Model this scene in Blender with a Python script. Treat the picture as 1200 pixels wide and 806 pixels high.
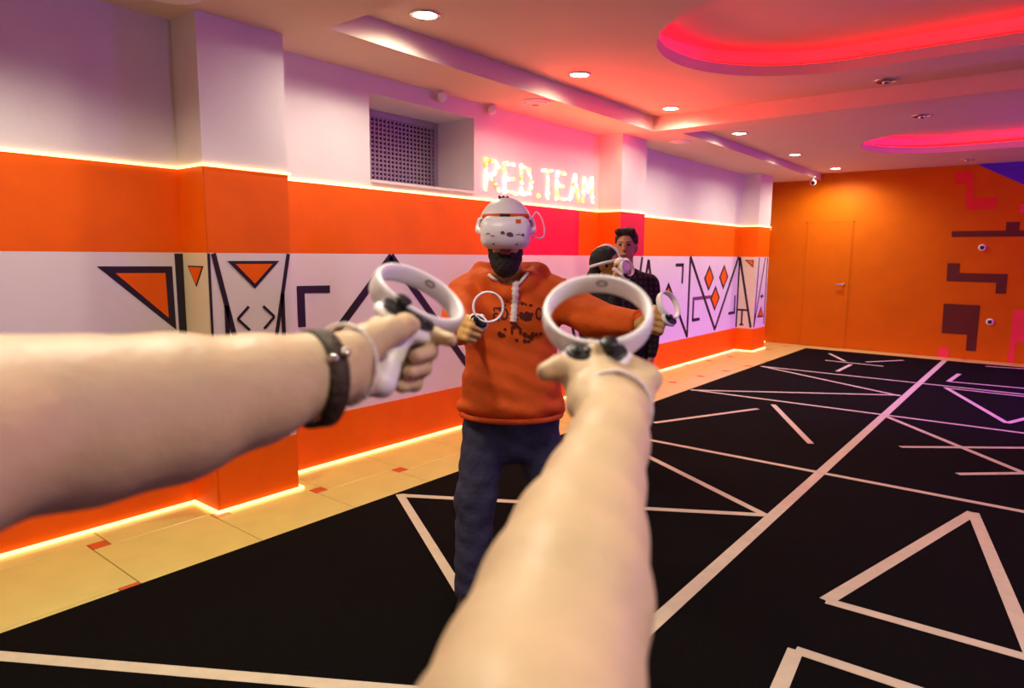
import bpy, bmesh, math, random
import numpy as np
from mathutils import Vector, Matrix
random.seed(7)
for o in list(bpy.data.objects): bpy.data.objects.remove(o)
SC = bpy.context.scene
COL = SC.collection
# ------------------------------------------------------------------ camera
F_PX, PITCH, YAW, ROLL, EYE = 790.92, 0.13254, 0.67417, 0.0094, 1.56
fw = Vector((-math.sin(YAW)*math.cos(PITCH), math.cos(YAW)*math.cos(PITCH), -math.sin(PITCH)))
rt = Vector((math.cos(YAW), math.sin(YAW), 0)); up = rt.cross(fw)
r2 = rt*math.cos(ROLL)+up*math.sin(ROLL); u2 = up*math.cos(ROLL)-rt*math.sin(ROLL)
cam = bpy.data.cameras.new('camera'); camo = bpy.data.objects.new('camera', cam); COL.objects.link(camo)
M = Matrix((r2, u2, -fw)).transposed().to_4x4(); M.translation = (0, 0, EYE)
camo.matrix_world = M
cam.sensor_width = 36; cam.lens = F_PX/1200*36; cam.clip_start = 0.02
cam.dof.use_dof = True; cam.dof.focus_distance = 3.1; cam.dof.aperture_fstop = 4.5
SC.camera = camo
# ------------------------------------------------------------------ light of the place
SC.view_settings.view_transform = 'Standard'; SC.view_settings.look = 'None'
SC.view_settings.gamma = 1; SC.view_settings.use_curve_mapping = False
SC.view_settings.exposure = 0.5
w = bpy.data.worlds.new('world'); SC.world = w; w.use_nodes = True
w.node_tree.nodes['Background'].inputs[0].default_value = (0.30, 0.22, 0.34, 1)
w.node_tree.nodes['Background'].inputs[1].default_value = 0.02
def lamp(name, kind, loc, col, e, aim=None, **kw):
    l = bpy.data.lights.new(name, kind); l.color = col; l.energy = e
    for k, v in kw.items(): setattr(l, k, v)
    o = bpy.data.objects.new(name, l); COL.objects.link(o); o.location = loc
    if aim is not None: o.rotation_euler = (Vector(aim)-Vector(loc)).to_track_quat('-Z', 'Y').to_euler()
    return o
# coloured stage lamps and an added magenta fill on the right-hand side of the hall and the downlights behind the camera
lamp('stage_lamp_violet', 'SPOT', (3.0, 9.6, 2.5), (0.40, 0.04, 1.0), 1100, aim=(0.1, 9.6, 0.0), spot_size=1.35, spot_blend=0.8, shadow_soft_size=0.15)
lamp('stage_lamp_purple', 'SPOT', (3.0, 2.4, 1.9), (0.38, 0.12, 1.0), 80, aim=(-4.0, 4.0, 2.5), spot_size=2.4, spot_blend=0.8, shadow_soft_size=0.2)
lamp('added_magenta_fill', 'POINT', (2.7, 9.0, 1.9), (0.52, 0.05, 1.0), 115, shadow_soft_size=0.2)  # unseen fill light, added to tint the far ceiling and wall tops purple
WARM = (1.0, 0.87, 0.66)
for i, (x, y) in enumerate([(-3.05, 0.9), (-1.2, 0.7), (0.9, 0.7), (-1.4, -1.5), (1.2, 3.6)]):
    lamp('downlight_behind_%d' % i, 'SPOT', (x, y, 2.84 if y < 2.5 else 2.99), WARM, 70 if x < -3 else 105, aim=(x, y, 0), spot_size=2.6 if x < -3 else 2.6, spot_blend=0.6 if x < -3 else 1.0, shadow_soft_size=0.09)

# ------------------------------------------------------------------ materials
def lin(c):
    if isinstance(c, str):
        c = c.lstrip('#'); c = [int(c[i:i+2], 16)/255 for i in (0, 2, 4)]
    return tuple(((v+0.055)/1.055)**2.4 if v > 0.04045 else v/12.92 for v in c)
MATS = {}
def mat(name, col, rough=0.6, var=0.06, scale=8, bump=0.0, bscale=60, metal=0.0, emit=None, es=0, sss=0, spec=0.5):
    if name in MATS: return MATS[name]
    m = bpy.data.materials.new(name); m.use_nodes = True; nt = m.node_tree; N = nt.nodes; L = nt.links
    b = N['Principled BSDF']; c = lin(col)
    b.inputs['Roughness'].default_value = rough; b.inputs['Metallic'].default_value = metal
    b.inputs['Specular IOR Level'].default_value = spec
    tc = N.new('ShaderNodeTexCoord'); nz = N.new('ShaderNodeTexNoise'); nz.inputs['Scale'].default_value = scale
    nz.inputs['Detail'].default_value = 4
    L.new(tc.outputs['Object'], nz.inputs['Vector'])
    rp = N.new('ShaderNodeValToRGB')
    rp.color_ramp.elements[0].position = 0.3; rp.color_ramp.elements[1].position = 0.7
    rp.color_ramp.elements[0].color = tuple(max(0, v*(1-var)) for v in c)+(1,)
    rp.color_ramp.elements[1].color = tuple(min(1, v*(1+var)) for v in c)+(1,)
    L.new(nz.outputs['Fac'], rp.inputs['Fac']); L.new(rp.outputs['Color'], b.inputs['Base Color'])
    if bump:
        n2 = N.new('ShaderNodeTexNoise'); n2.inputs['Scale'].default_value = bscale; n2.inputs['Detail'].default_value = 3
        bp = N.new('ShaderNodeBump'); bp.inputs['Strength'].default_value = bump; bp.inputs['Distance'].default_value = 0.02
        L.new(tc.outputs['Object'], n2.inputs['Vector']); L.new(n2.outputs['Fac'], bp.inputs['Height']); L.new(bp.outputs['Normal'], b.inputs['Normal'])
    if emit:
        b.inputs['Emission Color'].default_value = lin(emit)+(1,); b.inputs['Emission Strength'].default_value = es
    if sss:
        b.inputs['Subsurface Weight'].default_value = sss; b.inputs['Subsurface Radius'].default_value = (0.012, 0.005, 0.003); b.inputs['Subsurface Scale'].default_value = 1.0
    MATS[name] = m
    return m
mat('plaster', '#e6dfe0', 0.75, 0.03, 3, 0.05, 30)
mat('ceiling_white', '#e4ccbc', 0.7, 0.02, 2)
mat('orange_paint', '#f26400', 0.5, 0.05, 4, spec=0.2)
mat('far_orange', '#cf6800', 0.55, 0.05, 3, spec=0.15)
mat('crimson_paint', '#e01048', 0.45, 0.05, 4)
mat('mural_white', '#e4dade', 0.6, 0.02, 3)
mat('cream_paint', '#e6d8b4', 0.6, 0.02, 3)
mat('black_paint', '#1d1020', 0.5, 0.1, 10)
mat('purple_grey', '#6b4560', 0.5, 0.1, 10)
mat('brown_paint', '#5a1606', 0.5, 0.06, 5)
mat('red_paint', '#e0231a', 0.5, 0.06, 5)
mat('pink_paint', '#f0384a', 0.5, 0.06, 5)
mat('violet_paint', '#4a16b8', 0.5, 0.06, 5)
mat('tile_beige', '#dacf74', 0.28, 0.05, 5, 0.02, 20)
mat('tile_orange', '#d25a22', 0.3, 0.08, 20)
mat('slab', '#8b8264', 0.8, 0.1, 12)
mat('carpet_black', '#0b0c0a', 0.95, 0.35, 90, 0.5, 300, spec=0.07)
mat('tape', '#cfc8aa', 0.6, 0.06, 14)
mat('chrome', '#d8d4d0', 0.15, 0.02, 5, metal=1.0)
mat('white_plastic', '#f2eff5', 0.35, 0.02, 6)
mat('black_plastic', '#17151a', 0.4, 0.1, 20)
mat('lens_lit', '#ffffff', 0.4, 0.0, 3, emit='#fff1d0', es=14)
mat('lens_off', '#7a5a64', 0.1, 0.05, 3)
mat('led_warm', '#fff0c8', 0.5, 0.0, 3, emit='#ffd27a', es=1.9)
mat('led_red', '#ff2010', 0.5, 0.0, 3, emit='#ff0603', es=6.5)
mat('skin', '#d8bd98', 0.5, 0.05, 18, 0.08, 90, sss=0.25)
mat('skin_tan', '#c89c5c', 0.5, 0.06, 18, 0.05, 90, sss=0.15)
mat('skin_face', '#c98a68', 0.5, 0.06, 18, 0.05, 90, sss=0.15)
mat('hoodie', '#dc5a0a', 0.85, 0.07, 14, 0.25, 22)
mat('hoodie_rib', '#cc4c08', 0.9, 0.08, 60, 0.3, 120)
mat('print_dark', '#551408', 0.8, 0.2, 40)
mat('jeans', '#30304a', 0.85, 0.4, 9, 0.35, 30)
mat('shoe_black', '#0c0b0d', 0.5, 0.2, 20)
mat('hair_dark', '#160d0a', 0.7, 0.4, 60, 0.6, 120)
mat('hair_brown', '#2e1a10', 0.7, 0.4, 60, 0.6, 120)
mat('cord_white', '#efe6e4', 0.8, 0.05, 40, 0.3, 90)
mat('leather', '#3a2c20', 0.6, 0.35, 40, 0.3, 120)
mat('dark_cloth', '#181418', 0.9, 0.3, 12, 0.3, 30)
mat('lips', '#9c5648', 0.5, 0.1, 20)
mat('grille', '#aa9ab0', 0.5, 0.06, 10)
mat('window_glass', '#5c4e6a', 0.15, 0.1, 4)
mat('sticker_orange', '#d8541a', 0.6, 0.05, 20)
mat('sticker_grey', '#57505e', 0.6, 0.2, 90)
mat('sticker_tan', '#b98f78', 0.6, 0.2, 90)
def plaid():
    m = bpy.data.materials.new('plaid'); m.use_nodes = True; nt = m.node_tree; N = nt.nodes; L = nt.links
    b = N['Principled BSDF']; b.inputs['Roughness'].default_value = 0.9
    tc = N.new('ShaderNodeTexCoord'); tot = None
    for ax in ('X', 'Z'):
        wv = N.new('ShaderNodeTexWave'); wv.bands_direction = ax; wv.inputs['Scale'].default_value = 7.5; wv.inputs['Distortion'].default_value = 0.6
        L.new(tc.outputs['Object'], wv.inputs['Vector'])
        if tot is None: tot = wv.outputs['Fac']
        else:
            a = N.new('ShaderNodeMath'); a.operation = 'MULTIPLY'; L.new(tot, a.inputs[0]); L.new(wv.outputs['Fac'], a.inputs[1]); tot = a.outputs[0]
    rp = N.new('ShaderNodeValToRGB'); rp.color_ramp.elements[0].color = lin('#141014')+(1,); rp.color_ramp.elements[1].color = lin('#4a342e')+(1,)
    L.new(tot, rp.inputs['Fac']); L.new(rp.outputs['Color'], b.inputs['Base Color'])
    MATS['plaid'] = m
plaid()
def sign_mat():
    m = bpy.data.materials.new('sign_bits'); m.use_nodes = True; nt = m.node_tree; N = nt.nodes; L = nt.links
    b = N['Principled BSDF']; tc = N.new('ShaderNodeTexCoord'); nz = N.new('ShaderNodeTexVoronoi'); nz.inputs['Scale'].default_value = 16
    sp = N.new('ShaderNodeSeparateColor')
    L.new(tc.outputs['Object'], nz.inputs['Vector']); L.new(nz.outputs['Color'], sp.inputs[0])
    rp = N.new('ShaderNodeValToRGB'); cr = rp.color_ramp; cr.interpolation = 'CONSTANT'
    for i, (q, c) in enumerate([(0.0, '#fff7e0'), (0.45, '#ffe37a'), (0.72, '#ffd0d8'), (0.84, '#ff9a30'), (0.92, '#e8c8ff')]):
        e = cr.elements[i] if i < 2 else cr.elements.new(q)
        e.position = q; e.color = lin(c)+(1,)
    L.new(sp.outputs[0], rp.inputs['Fac']); L.new(rp.outputs['Color'], b.inputs['Base Color']); L.new(rp.outputs['Color'], b.inputs['Emission Color'])
    b.inputs['Emission Strength'].default_value = 1.1
    MATS['sign_bits'] = m
sign_mat()

# ------------------------------------------------------------------ builders
def tag(o, label=None, cat=None, group=None, kind=None):
    if label: o['label'] = label
    if cat: o['category'] = cat
    if group: o['group'] = group
    if kind: o['kind'] = kind
    return o
def empty(name, loc=(0, 0, 0), rz=0.0):
    o = bpy.data.objects.new(name, None); COL.objects.link(o); o.location = loc; o.rotation_euler = (0, 0, rz); o.empty_display_size = 0.1
    return o
def link(name, me, m, parent=None):
    o = bpy.data.objects.new(name, me); COL.objects.link(o)
    if m is not None and not me.materials: me.materials.append(MATS[m])
    if parent is not None: o.parent = parent
    return o
def meshobj(name, V, F, m, parent=None, smooth=False):
    me = bpy.data.meshes.new(name); me.from_pydata([tuple(map(float, v)) for v in V], [], [tuple(map(int, f)) for f in F]); me.update()
    if smooth: me.polygons.foreach_set('use_smooth', [True]*len(me.polygons))
    return link(name, me, m, parent)
def join(parts):
    V, F = [], []
    for v, f in parts:
        n = len(V); V += list(v); F += [tuple(i+n for i in q) for q in f]
    return V, F
def boxg(lo, hi):
    x0, y0, z0 = lo; x1, y1, z1 = hi
    V = [(x0, y0, z0), (x1, y0, z0), (x1, y1, z0), (x0, y1, z0), (x0, y0, z1), (x1, y0, z1), (x1, y1, z1), (x0, y1, z1)]
    return V, [(0, 3, 2, 1), (4, 5, 6, 7), (0, 1, 5, 4), (1, 2, 6, 5), (2, 3, 7, 6), (3, 0, 4, 7)]
def box(name, lo, hi, m, parent=None): return meshobj(name, *boxg(lo, hi), m, parent)
def prismg(poly, mapf, t0, t1):
    n = len(poly)
    a = sum(poly[i][0]*poly[(i+1) % n][1]-poly[(i+1) % n][0]*poly[i][1] for i in range(n))
    if a < 0: poly = poly[::-1]
    V = [mapf(u, v, t0) for u, v in poly]+[mapf(u, v, t1) for u, v in poly]
    F = [tuple(range(n))[::-1], tuple(range(n, 2*n))]+[(i, (i+1) % n, n+(i+1) % n, n+i) for i in range(n)]
    return V, F
def seg(a, b, wd):
    a, b = np.array(a, float), np.array(b, float); d = b-a; d /= np.linalg.norm(d); n = np.array([-d[1], d[0]])*wd/2
    return [tuple(a-n), tuple(b-n), tuple(b+n), tuple(a+n)]
def frames(P, closed=False):
    P = [Vector(p) for p in P]; n = len(P); T = []
    for i in range(n):
        a = P[(i-1) % n] if (closed or i > 0) else P[i]; b = P[(i+1) % n] if (closed or i < n-1) else P[i]
        T.append((b-a).normalized())
    ref = Vector((0, 0, 1)) if abs(T[0].z) < 0.9 else Vector((1, 0, 0))
    N = []
    for t in T:
        nn = (ref-t*ref.dot(t)).normalized(); N.append(nn); ref = nn
    return P, T, N
def tubeg(P, r, n=8, closed=False):
    P, T, N = frames(P, closed); V = []; F = []; m = len(P)
    R = r if isinstance(r, (list, tuple)) else [r]*m
    for p, t, q, rr in zip(P, T, N, R):
        bq = t.cross(q)
        for k in range(n):
            a = 2*math.pi*k/n; V.append(tuple(p+(q*math.cos(a)+bq*math.sin(a))*rr))
    for i in range(m if closed else m-1):
        j = (i+1) % m
        for k in range(n): F.append((i*n+k, i*n+(k+1) % n, j*n+(k+1) % n, j*n+k))
    if not closed: F += [tuple(range(n))[::-1], tuple((m-1)*n+k for k in range(n))]
    return V, F
def latheg(prof, org, ax, n=24, cap=True):
    ax = Vector(ax).normalized(); a = ax.orthogonal().normalized(); b = ax.cross(a); org = Vector(org); V = []; F = []
    for r, h in prof:
        for k in range(n):
            t = 2*math.pi*k/n; V.append(tuple(org+ax*h+(a*math.cos(t)+b*math.sin(t))*r))
    for i in range(len(prof)-1):
        for k in range(n): F.append((i*n+k, i*n+(k+1) % n, (i+1)*n+(k+1) % n, (i+1)*n+k))
    if cap: F += [tuple(range(n))[::-1], tuple((len(prof)-1)*n+k for k in range(n))]
    return V, F

# --- signed distance surfaces: bodies, hands, clothes as one continuous skin
A3 = lambda v: np.array(v, np.float32)
def Cp(a, b, ra, rb=None, k=0.02, flat=None, neg=False): return dict(t='c', a=A3(a), b=A3(b), ra=ra, rb=ra if rb is None else rb, k=k, flat=flat, neg=neg)
def El(c, r, k=0.02, rot=None, neg=False): return dict(t='e', a=A3(c), r=A3(r), k=k, rot=rot, neg=neg)
def Bx(c, h, rd, k=0.0, rot=None, neg=False): return dict(t='b', a=A3(c), r=A3(h), rd=rd, k=k, rot=rot, neg=neg)
def pd(p, P):
    if p['t'] == 'c':
        ab = p['b']-p['a']; l2 = float(ab@ab)+1e-12; q = P-p['a']; t = np.clip((q@ab)/l2, 0, 1)
        d = q-t[..., None]*ab
        if p['flat'] is not None:
            n, s = p['flat']; n = A3(n); n = n/np.linalg.norm(n)
            d = d+(d@n)[..., None]*n*(s-1)
            return (np.sqrt((d*d).sum(-1))-(p['ra']+(p['rb']-p['ra'])*t))/(1+0.35*(s-1))
        return np.sqrt((d*d).sum(-1))-(p['ra']+(p['rb']-p['ra'])*t)
    q = P-p['a']
    if p.get('rot') is not None: q = q@A3(p['rot'])
    if p['t'] == 'e':
        k0 = np.sqrt(((q/p['r'])**2).sum(-1)); k1 = np.sqrt(((q/p['r']**2)**2).sum(-1))+1e-9
        return k0*(k0-1)/k1
    d = np.abs(q)-(p['r']-p['rd']); return np.sqrt((np.maximum(d, 0)**2).sum(-1))+np.minimum(d.max(-1), 0)-p['rd']
def comb(f, d, p):
    k = p['k']
    if p['neg']: return np.maximum(f, -d) if k <= 0 else -comb(-f, d, dict(k=k, neg=False))
    if k <= 0: return np.minimum(f, d)
    h = np.clip(0.5+0.5*(f-d)/k, 0, 1); return f*(1-h)+d*h-k*h*(1-h)
def sdf_at(prims, P):
    f = np.full(P.shape[:-1], 10., np.float32)
    for p in prims: f = comb(f, pd(p, P), p)
    return f
def pbb(p):
    if p['t'] == 'c':
        r = max(p['ra'], p['rb']); return np.minimum(p['a'], p['b'])-r, np.maximum(p['a'], p['b'])+r
    r = p['r'] if p.get('rot') is None else np.full(3, float(np.linalg.norm(p['r'])))
    return p['a']-r, p['a']+r
def sdfmesh(prims, vox, disp=None):
    pos = [p for p in prims if not p['neg']]
    lo = np.min([pbb(p)[0] for p in pos], 0)-3*vox; hi = np.max([pbb(p)[1] for p in pos], 0)+3*vox
    n = np.ceil((hi-lo)/vox).astype(int)+1
    ax = [(lo[i]+vox*np.arange(n[i])).astype(np.float32) for i in range(3)]
    f = np.full(n, 10., np.float32)
    for p in prims:
        a, b = pbb(p); mg = max(p['k'], 0)+3*vox
        s = [slice(max(0, int((a[i]-mg-lo[i])/vox)), min(n[i], int((b[i]+mg-lo[i])/vox)+2)) for i in range(3)]
        G = np.stack(np.meshgrid(ax[0][s[0]], ax[1][s[1]], ax[2][s[2]], indexing='ij'), -1)
        f[s[0], s[1], s[2]] = comb(f[s[0], s[1], s[2]], pd(p, G), p)
    if disp is not None:
        f = f+disp(ax[0][:, None, None], ax[1][None, :, None], ax[2][None, None, :]).astype(np.float32)
    I = f < 0
    c = [f[i:n[0]-1+i, j:n[1]-1+j, k:n[2]-1+k] for i in (0, 1) for j in (0, 1) for k in (0, 1)]
    cnt = sum((q < 0).astype(np.int8) for q in c); act = (cnt > 0) & (cnt < 8)
    idx = np.argwhere(act); vid = np.full(act.shape, -1, np.int64); vid[act] = np.arange(len(idx))
    cv = np.stack([q[act] for q in c], -1)
    co = np.array([(i, j, k) for i in (0, 1) for j in (0, 1) for k in (0, 1)], float)
    S = np.zeros((len(idx), 3)); W = np.zeros(len(idx))
    for a in range(8):
        for b in range(a+1, 8):
            if abs(co[a]-co[b]).sum() != 1: continue
            x = (cv[:, a] < 0) != (cv[:, b] < 0); t = np.where(x, cv[:, a]/(cv[:, a]-cv[:, b]+1e-12), 0)
            S += np.where(x[:, None], co[a]+t[:, None]*(co[b]-co[a]), 0); W += x
    V = lo+vox*(idx+S/W[:, None])
    F = []
    for d in range(3):
        s0 = [slice(1, n[i]-1) for i in range(3)]; s1 = list(s0); s0[d] = slice(0, n[d]-1); s1[d] = slice(1, n[d])
        A, B = I[tuple(s0)], I[tuple(s1)]; e = np.argwhere(A != B); ins = A[A != B]
        off = [0 if i == d else 1 for i in range(3)]; e = e+np.array(off)
        u, v = (d+1) % 3, (d+2) % 3; q = []
        for du, dv in ((1, 1), (0, 1), (0, 0), (1, 0)):
            g = e.copy(); g[:, u] -= du; g[:, v] -= dv; q.append(vid[g[:, 0], g[:, 1], g[:, 2]])
        q = np.stack(q, -1); q[~ins] = q[~ins][:, ::-1]; F.append(q)
    return V, np.concatenate(F)
def sdfobj(name, prims, vox, m, parent=None, disp=None, org=(0, 0, 0)):
    V, F = sdfmesh(prims, vox, disp); V = V-np.array(org)
    me = bpy.data.meshes.new(name)
    me.vertices.add(len(V)); me.vertices.foreach_set('co', V.astype(np.float32).ravel())
    me.loops.add(F.size); me.loops.foreach_set('vertex_index', F.astype(np.int32).ravel())
    me.polygons.add(len(F)); me.polygons.foreach_set('loop_start', np.arange(0, F.size, 4, dtype=np.int32))
    me.update(calc_edges=True); me.validate()
    me.polygons.foreach_set('use_smooth', np.ones(len(me.polygons), bool)); me.update()
    return link(name, me, m, parent)
def nz3(v):
    v = np.array(v, float); return v/np.linalg.norm(v)
# people and hand-held things are laid out in metres: right, ahead, up, in the heading the players face along
RH = Vector((math.cos(YAW), math.sin(YAW), 0)); FH = Vector((-math.sin(YAW), math.cos(YAW), 0))
def WV(r, f, u=0.0):
    v = RH*r+FH*f; return (v.x, v.y, u)
def vroot(name, org): return empty(name, WV(*org), YAW)
def sub(P, org): return [tuple(np.array(q)-np.array(org)) for q in P]
def vmesh(name, VF, org, m, parent, smooth=True): return meshobj(name, sub(VF[0], org), VF[1], m, parent, smooth)

# ================================================================== THE ROOM
WX, PX, FY, RX, BY = -4.088, -3.80, 12.552, 3.4, -3.0      # left wall, pillar face, far wall, right wall, back wall
ZS, ZC1, ZC2 = 2.87, 3.02, 2.97                             # soffit, first and second coffer
ZL, ZB, ZO = 2.035, 1.55, 0.375                             # LED line, top of white band, bottom of white band
PIL = [(1.95, 2.49), (6.65, 7.21), (11.08, 11.66)]
floor = tag(box('floor', (WX-.2, BY-.2, -.15), (RX+.2, FY+.2, -.012), 'slab'), 'pale stone floor of the hall, seen as tiles along the walls', 'floor', kind='structure')
# hopscotch tiling: large beige tiles with small orange insets
TA, TB, GP = 0.63, 0.09, 0.0022
def tile_zone(x0, x1, y0, y1):
    cache = {}
    for i in range(-12, 24):
        for j in range(-14, 16):
            ox = -3.86-TB/2+i*TB+j*TA; oy = 1.31-TA-TB/2+i*TA-j*TB
            for nm, m, (a, b, c, d) in (('tile', 'tile_beige', (ox, ox+TA, oy, oy+TA)), ('tile_inset', 'tile_orange', (ox, ox+TB, oy+TA, oy+TA+TB))):
                a, b, c, d = max(a, x0), min(b, x1), max(c, y0), min(d, y1)
                if b-a < 0.012 or d-c < 0.012: continue
                key = (nm, round(b-a, 3), round(d-c, 3))
                if key not in cache:
                    wx, wy = (b-a)/2-GP, (d-c)/2-GP
                    V = [(-wx, -wy, -.012), (wx, -wy, -.012), (wx, wy, -.012), (-wx, wy, -.012), (-wx, -wy, -.002), (wx, -wy, -.002), (wx, wy, -.002), (-wx, wy, -.002)]
                    q = .0025; V += [(-wx+q, -wy+q, 0), (wx-q, -wy+q, 0), (wx-q, wy-q, 0), (-wx+q, wy-q, 0)]
                    F = [(0, 3, 2, 1), (8, 9, 10, 11)]+[(k, (k+1) % 4, 4+(k+1) % 4, 4+k) for k in range(4)]+[(4+k, 4+(k+1) % 4, 8+(k+1) % 4, 8+k) for k in range(4)]
                    me = bpy.data.meshes.new(nm); me.from_pydata(V, [], F); me.materials.append(MATS[m]); cache[key] = me
                t = link(nm, cache[key], None, floor); t.location = ((a+b)/2, (c+d)/2, 0)
CX0, CY1 = -3.225, 12.12
tile_zone(WX+.004, CX0+.05, -1.0, FY-.004)
tile_zone(CX0+.05, 1.2, CY1-.05, FY-.004)
# carpet and its tape pattern
carpet = tag(box('carpet', (CX0, BY+.01, .0005), (RX-.9, CY1, .008), 'carpet_black'), 'black play-area carpet crossed by pale tape lines', 'carpet')
TAPE = [((-1.2, 0.2), (-1.2, 12.10), .082), ((-3.19, 2.84), (-2.02, 2.16), .062), ((-3.17, 2.83), (-1.24, 4.02), .062), ((-1.24, 4.02), (-3.19, 5.12), .06), ((-3.2, 5.07), (2.4, 5.15), .062),
        ((-3.2, 0.56), (-0.9, 2.0), .07), ((-.263, 4.893), (-.68, 3.16), .075), ((-.68, 3.16), (0.42, 3.215), .07), ((-.263, 4.893), (.25, 2.3), .075),
        ((-.672, 2.666), (-.60, 1.9), .07), ((-.672, 2.666), (.5, 2.72), .07), ((-2.8, 5.64), (-2.257, 6.874), .062), ((-2.201, 7.183), (-1.47, 5.86), .062),
        ((-3.19, 7.36), (2.4, 7.58), .062), ((-3.19, 7.33), (-1.25, 8.65), .06), ((-3.15, 9.63), (-1.25, 8.6), .06), ((-3.15, 9.623), (2.4, 9.7), .062),
        ((-1.2, 7.41), (.2, 5.77), .062), ((-.87, 6.241), (.3, 7.19), .062), ((-.422, 5.712), (.3, 6.37), .062), ((-.91, 9.535), (-.23, 7.836), .062), ((-.23, 7.836), (.3, 9.27), .062),
        ((-.91, 9.5), (.3, 9.51), .055), ((-.934, 10.03), (.3, 10.17), .062), ((-.934, 10.03), (-.89, 10.8), .062), ((-.666, 11.835), (.4, 12.08), .062),
        ((-2.735, 11.655), (-2.348, 10.95), .06), ((-2.595, 10.836), (-1.808, 10.812), .06), ((-2.207, 9.889), (-2.202, 10.66), .06), ((-2.083, 11.08), (-1.691, 11.651), .06)]
for i, (a, b, wd) in enumerate(TAPE):
    z = .0083+.00012*i
    meshobj('tape_strip', *prismg(seg(a, b, wd*.84), lambda u, v, t, z=z: (u, v, z+t), 0, .0012), 'tape', carpet)

# left wall with its window niche
NY0, NY1, NZ0, NZ1, NX = 3.39, 4.555, 2.085, 2.735, -4.56
T = -4.75
wall = tag(meshobj('wall_left', *join([boxg((T, BY-.2, -.1), (WX, NY0, 3.3)), boxg((T, NY1, -.1), (WX, FY+.2, 3.3)), boxg((T, NY0, -.1), (WX, NY1, NZ0)), boxg((T, NY0, NZ1), (WX, NY1, 3.3)), boxg((T, NY0, NZ0), (NX-.03, NY1, NZ1))]), 'plaster'), 'long white left wall with orange and white painted bands', 'wall', kind='structure')
def fx(c): return lambda u, v, t: (c+t, u, v)               # plane facing +x, u along y
def fy(c): return lambda u, v, t: (u, c-t, v)               # plane facing -y, u along x
def plq(name, poly, mp, m, parent, t0=.004, t1=.007): return meshobj(name, *prismg(list(poly), mp, t0, t1), m, parent)
def rect(a, b, c, d): return [(a, c), (b, c), (b, d), (a, d)]
def bands(mp, u0, u1, parent, mid='mural_white', top='orange_paint'):
    plq('orange_band', rect(u0, u1, ZB, ZL), mp, top, parent, -.002, .004)
    plq('mural_band', rect(u0, u1, ZO, ZB), mp, mid, parent, -.002, .004)
    plq('lower_band', rect(u0, u1, -.01, ZO), mp, 'orange_paint', parent, -.002, .012)
MW = fx(WX)
bands(MW, BY, PIL[0][0], wall); bands(MW, PIL[2][1], FY, wall); bands(MW, PIL[1][1], PIL[2][0], wall)
# the stretch under the window: orange, a crimson field, orange again
y0, y1 = PIL[0][1], PIL[1][0]
plq('orange_band', rect(y0, 4.98, ZB, ZL), MW, 'orange_paint', wall, -.002, .004)
plq('crimson_band', rect(4.98, 6.257, ZB, ZL), MW, 'crimson_paint', wall, -.002, .004)
plq('orange_band', rect(6.257, y1, ZB, ZL), MW, 'orange_paint', wall, -.002, .004)
plq('mural_band', rect(y0, y1, ZO, ZB), MW, 'mural_white', wall, -.002, .004)
plq('lower_band', rect(y0, y1, -.01, ZO), MW, 'orange_paint', wall, -.002, .012)
pil = []
for i, (a, b) in enumerate(PIL):
    q = box('pillar', (WX-.01, a, -.1), (PX, b, ZS+.02), 'plaster', wall); pil.append(q)
    mp, ms = fx(PX), fy(a)
    plq('orange_band', rect(a, b, ZB, ZL), mp, 'crimson_paint' if i == 1 else 'orange_paint', q, -.002, .004)
    plq('mural_band', rect(a, b, ZO, ZB), mp, 'mural_white', q, -.002, .004)
    plq('lower_band', rect(a, b, -.01, ZO), mp, 'orange_paint', q, -.002, .012)
    bands(ms, WX, PX+.004, q, 'cream_paint')
def line(pts, wd, mp, parent, m='black_paint', t=.0075):
    for a, b in zip(pts[:-1], pts[1:]): plq('mural_line', seg(a, b, wd), mp, m, parent, .003, t)
def btri(name, outer, inner, mp, parent):
    plq(name, outer, mp, 'black_paint', parent, .003, .0075); plq(name.replace('outline', 'fill'), inner, mp, 'orange_paint', parent, .004, .009)
def shrink(poly, f):
    c = np.mean(poly, 0); return [tuple(c+(np.array(p)-c)*f) for p in poly]
btri('triangle_outline', [(1.476, 1.472), (1.879, 1.469), (1.883, 1.092)], [(1.566, 1.434), (1.838, 1.430), (1.842, 1.167)], MW, wall)
plq('mural_bar', [(1.898, 1.544), (1.946, 1.544), (1.946, .40), (1.906, .40)], MW, 'black_paint', wall, .003, .0075)
line([(.55, 1.60-.09), (1.5, .62)], .062, MW, wall)
ps, pf = fy(PIL[0][0]), fx(PX)
btri('triangle_outline', [(-4.024, 1.474), (-3.838, 1.474), (-3.93, 1.352)], [(-4.008, 1.466), (-3.854, 1.466), (-3.93, 1.364)], ps, pil[0])
line([(1.985, 1.547), (2.24, .39)], .03, pf, pil[0]); line([(2.475, 1.547), (2.24, .39)], .024, pf, pil[0])
line([(1.957, 1.547), (1.957, .38)], .014, pf, pil[0]); line([(2.05, 1.243), (2.05, .38)], .026, pf, pil[0]); line([(2.424, 1.30), (2.424, .38)], .026, pf, pil[0])
btri('triangle_outline', [(2.068, 1.504), (2.408, 1.504), (2.236, 1.337)], [(2.118, 1.486), (2.36, 1.486), (2.237, 1.366)], pf, pil[0])
line([(2.191, 1.230), (2.117, 1.159), (2.191, 1.086)], .016, pf, pil[0]); line([(2.288, 1.226), (2.361, 1.157), (2.288, 1.087)], .016, pf, pil[0])
plq('mural_bracket', [(2.720, 1.327), (2.995, 1.323), (2.993, 1.269), (2.781, 1.276), (2.783, 1.038), (2.722, 1.040)], MW, 'black_paint', wall, .003, .0075)
line([(3.585, 1.535), (2.86, .80)], .062, MW, wall); line([(3.575, 1.535), (4.62, .39)], .062, MW, wall)
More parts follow.
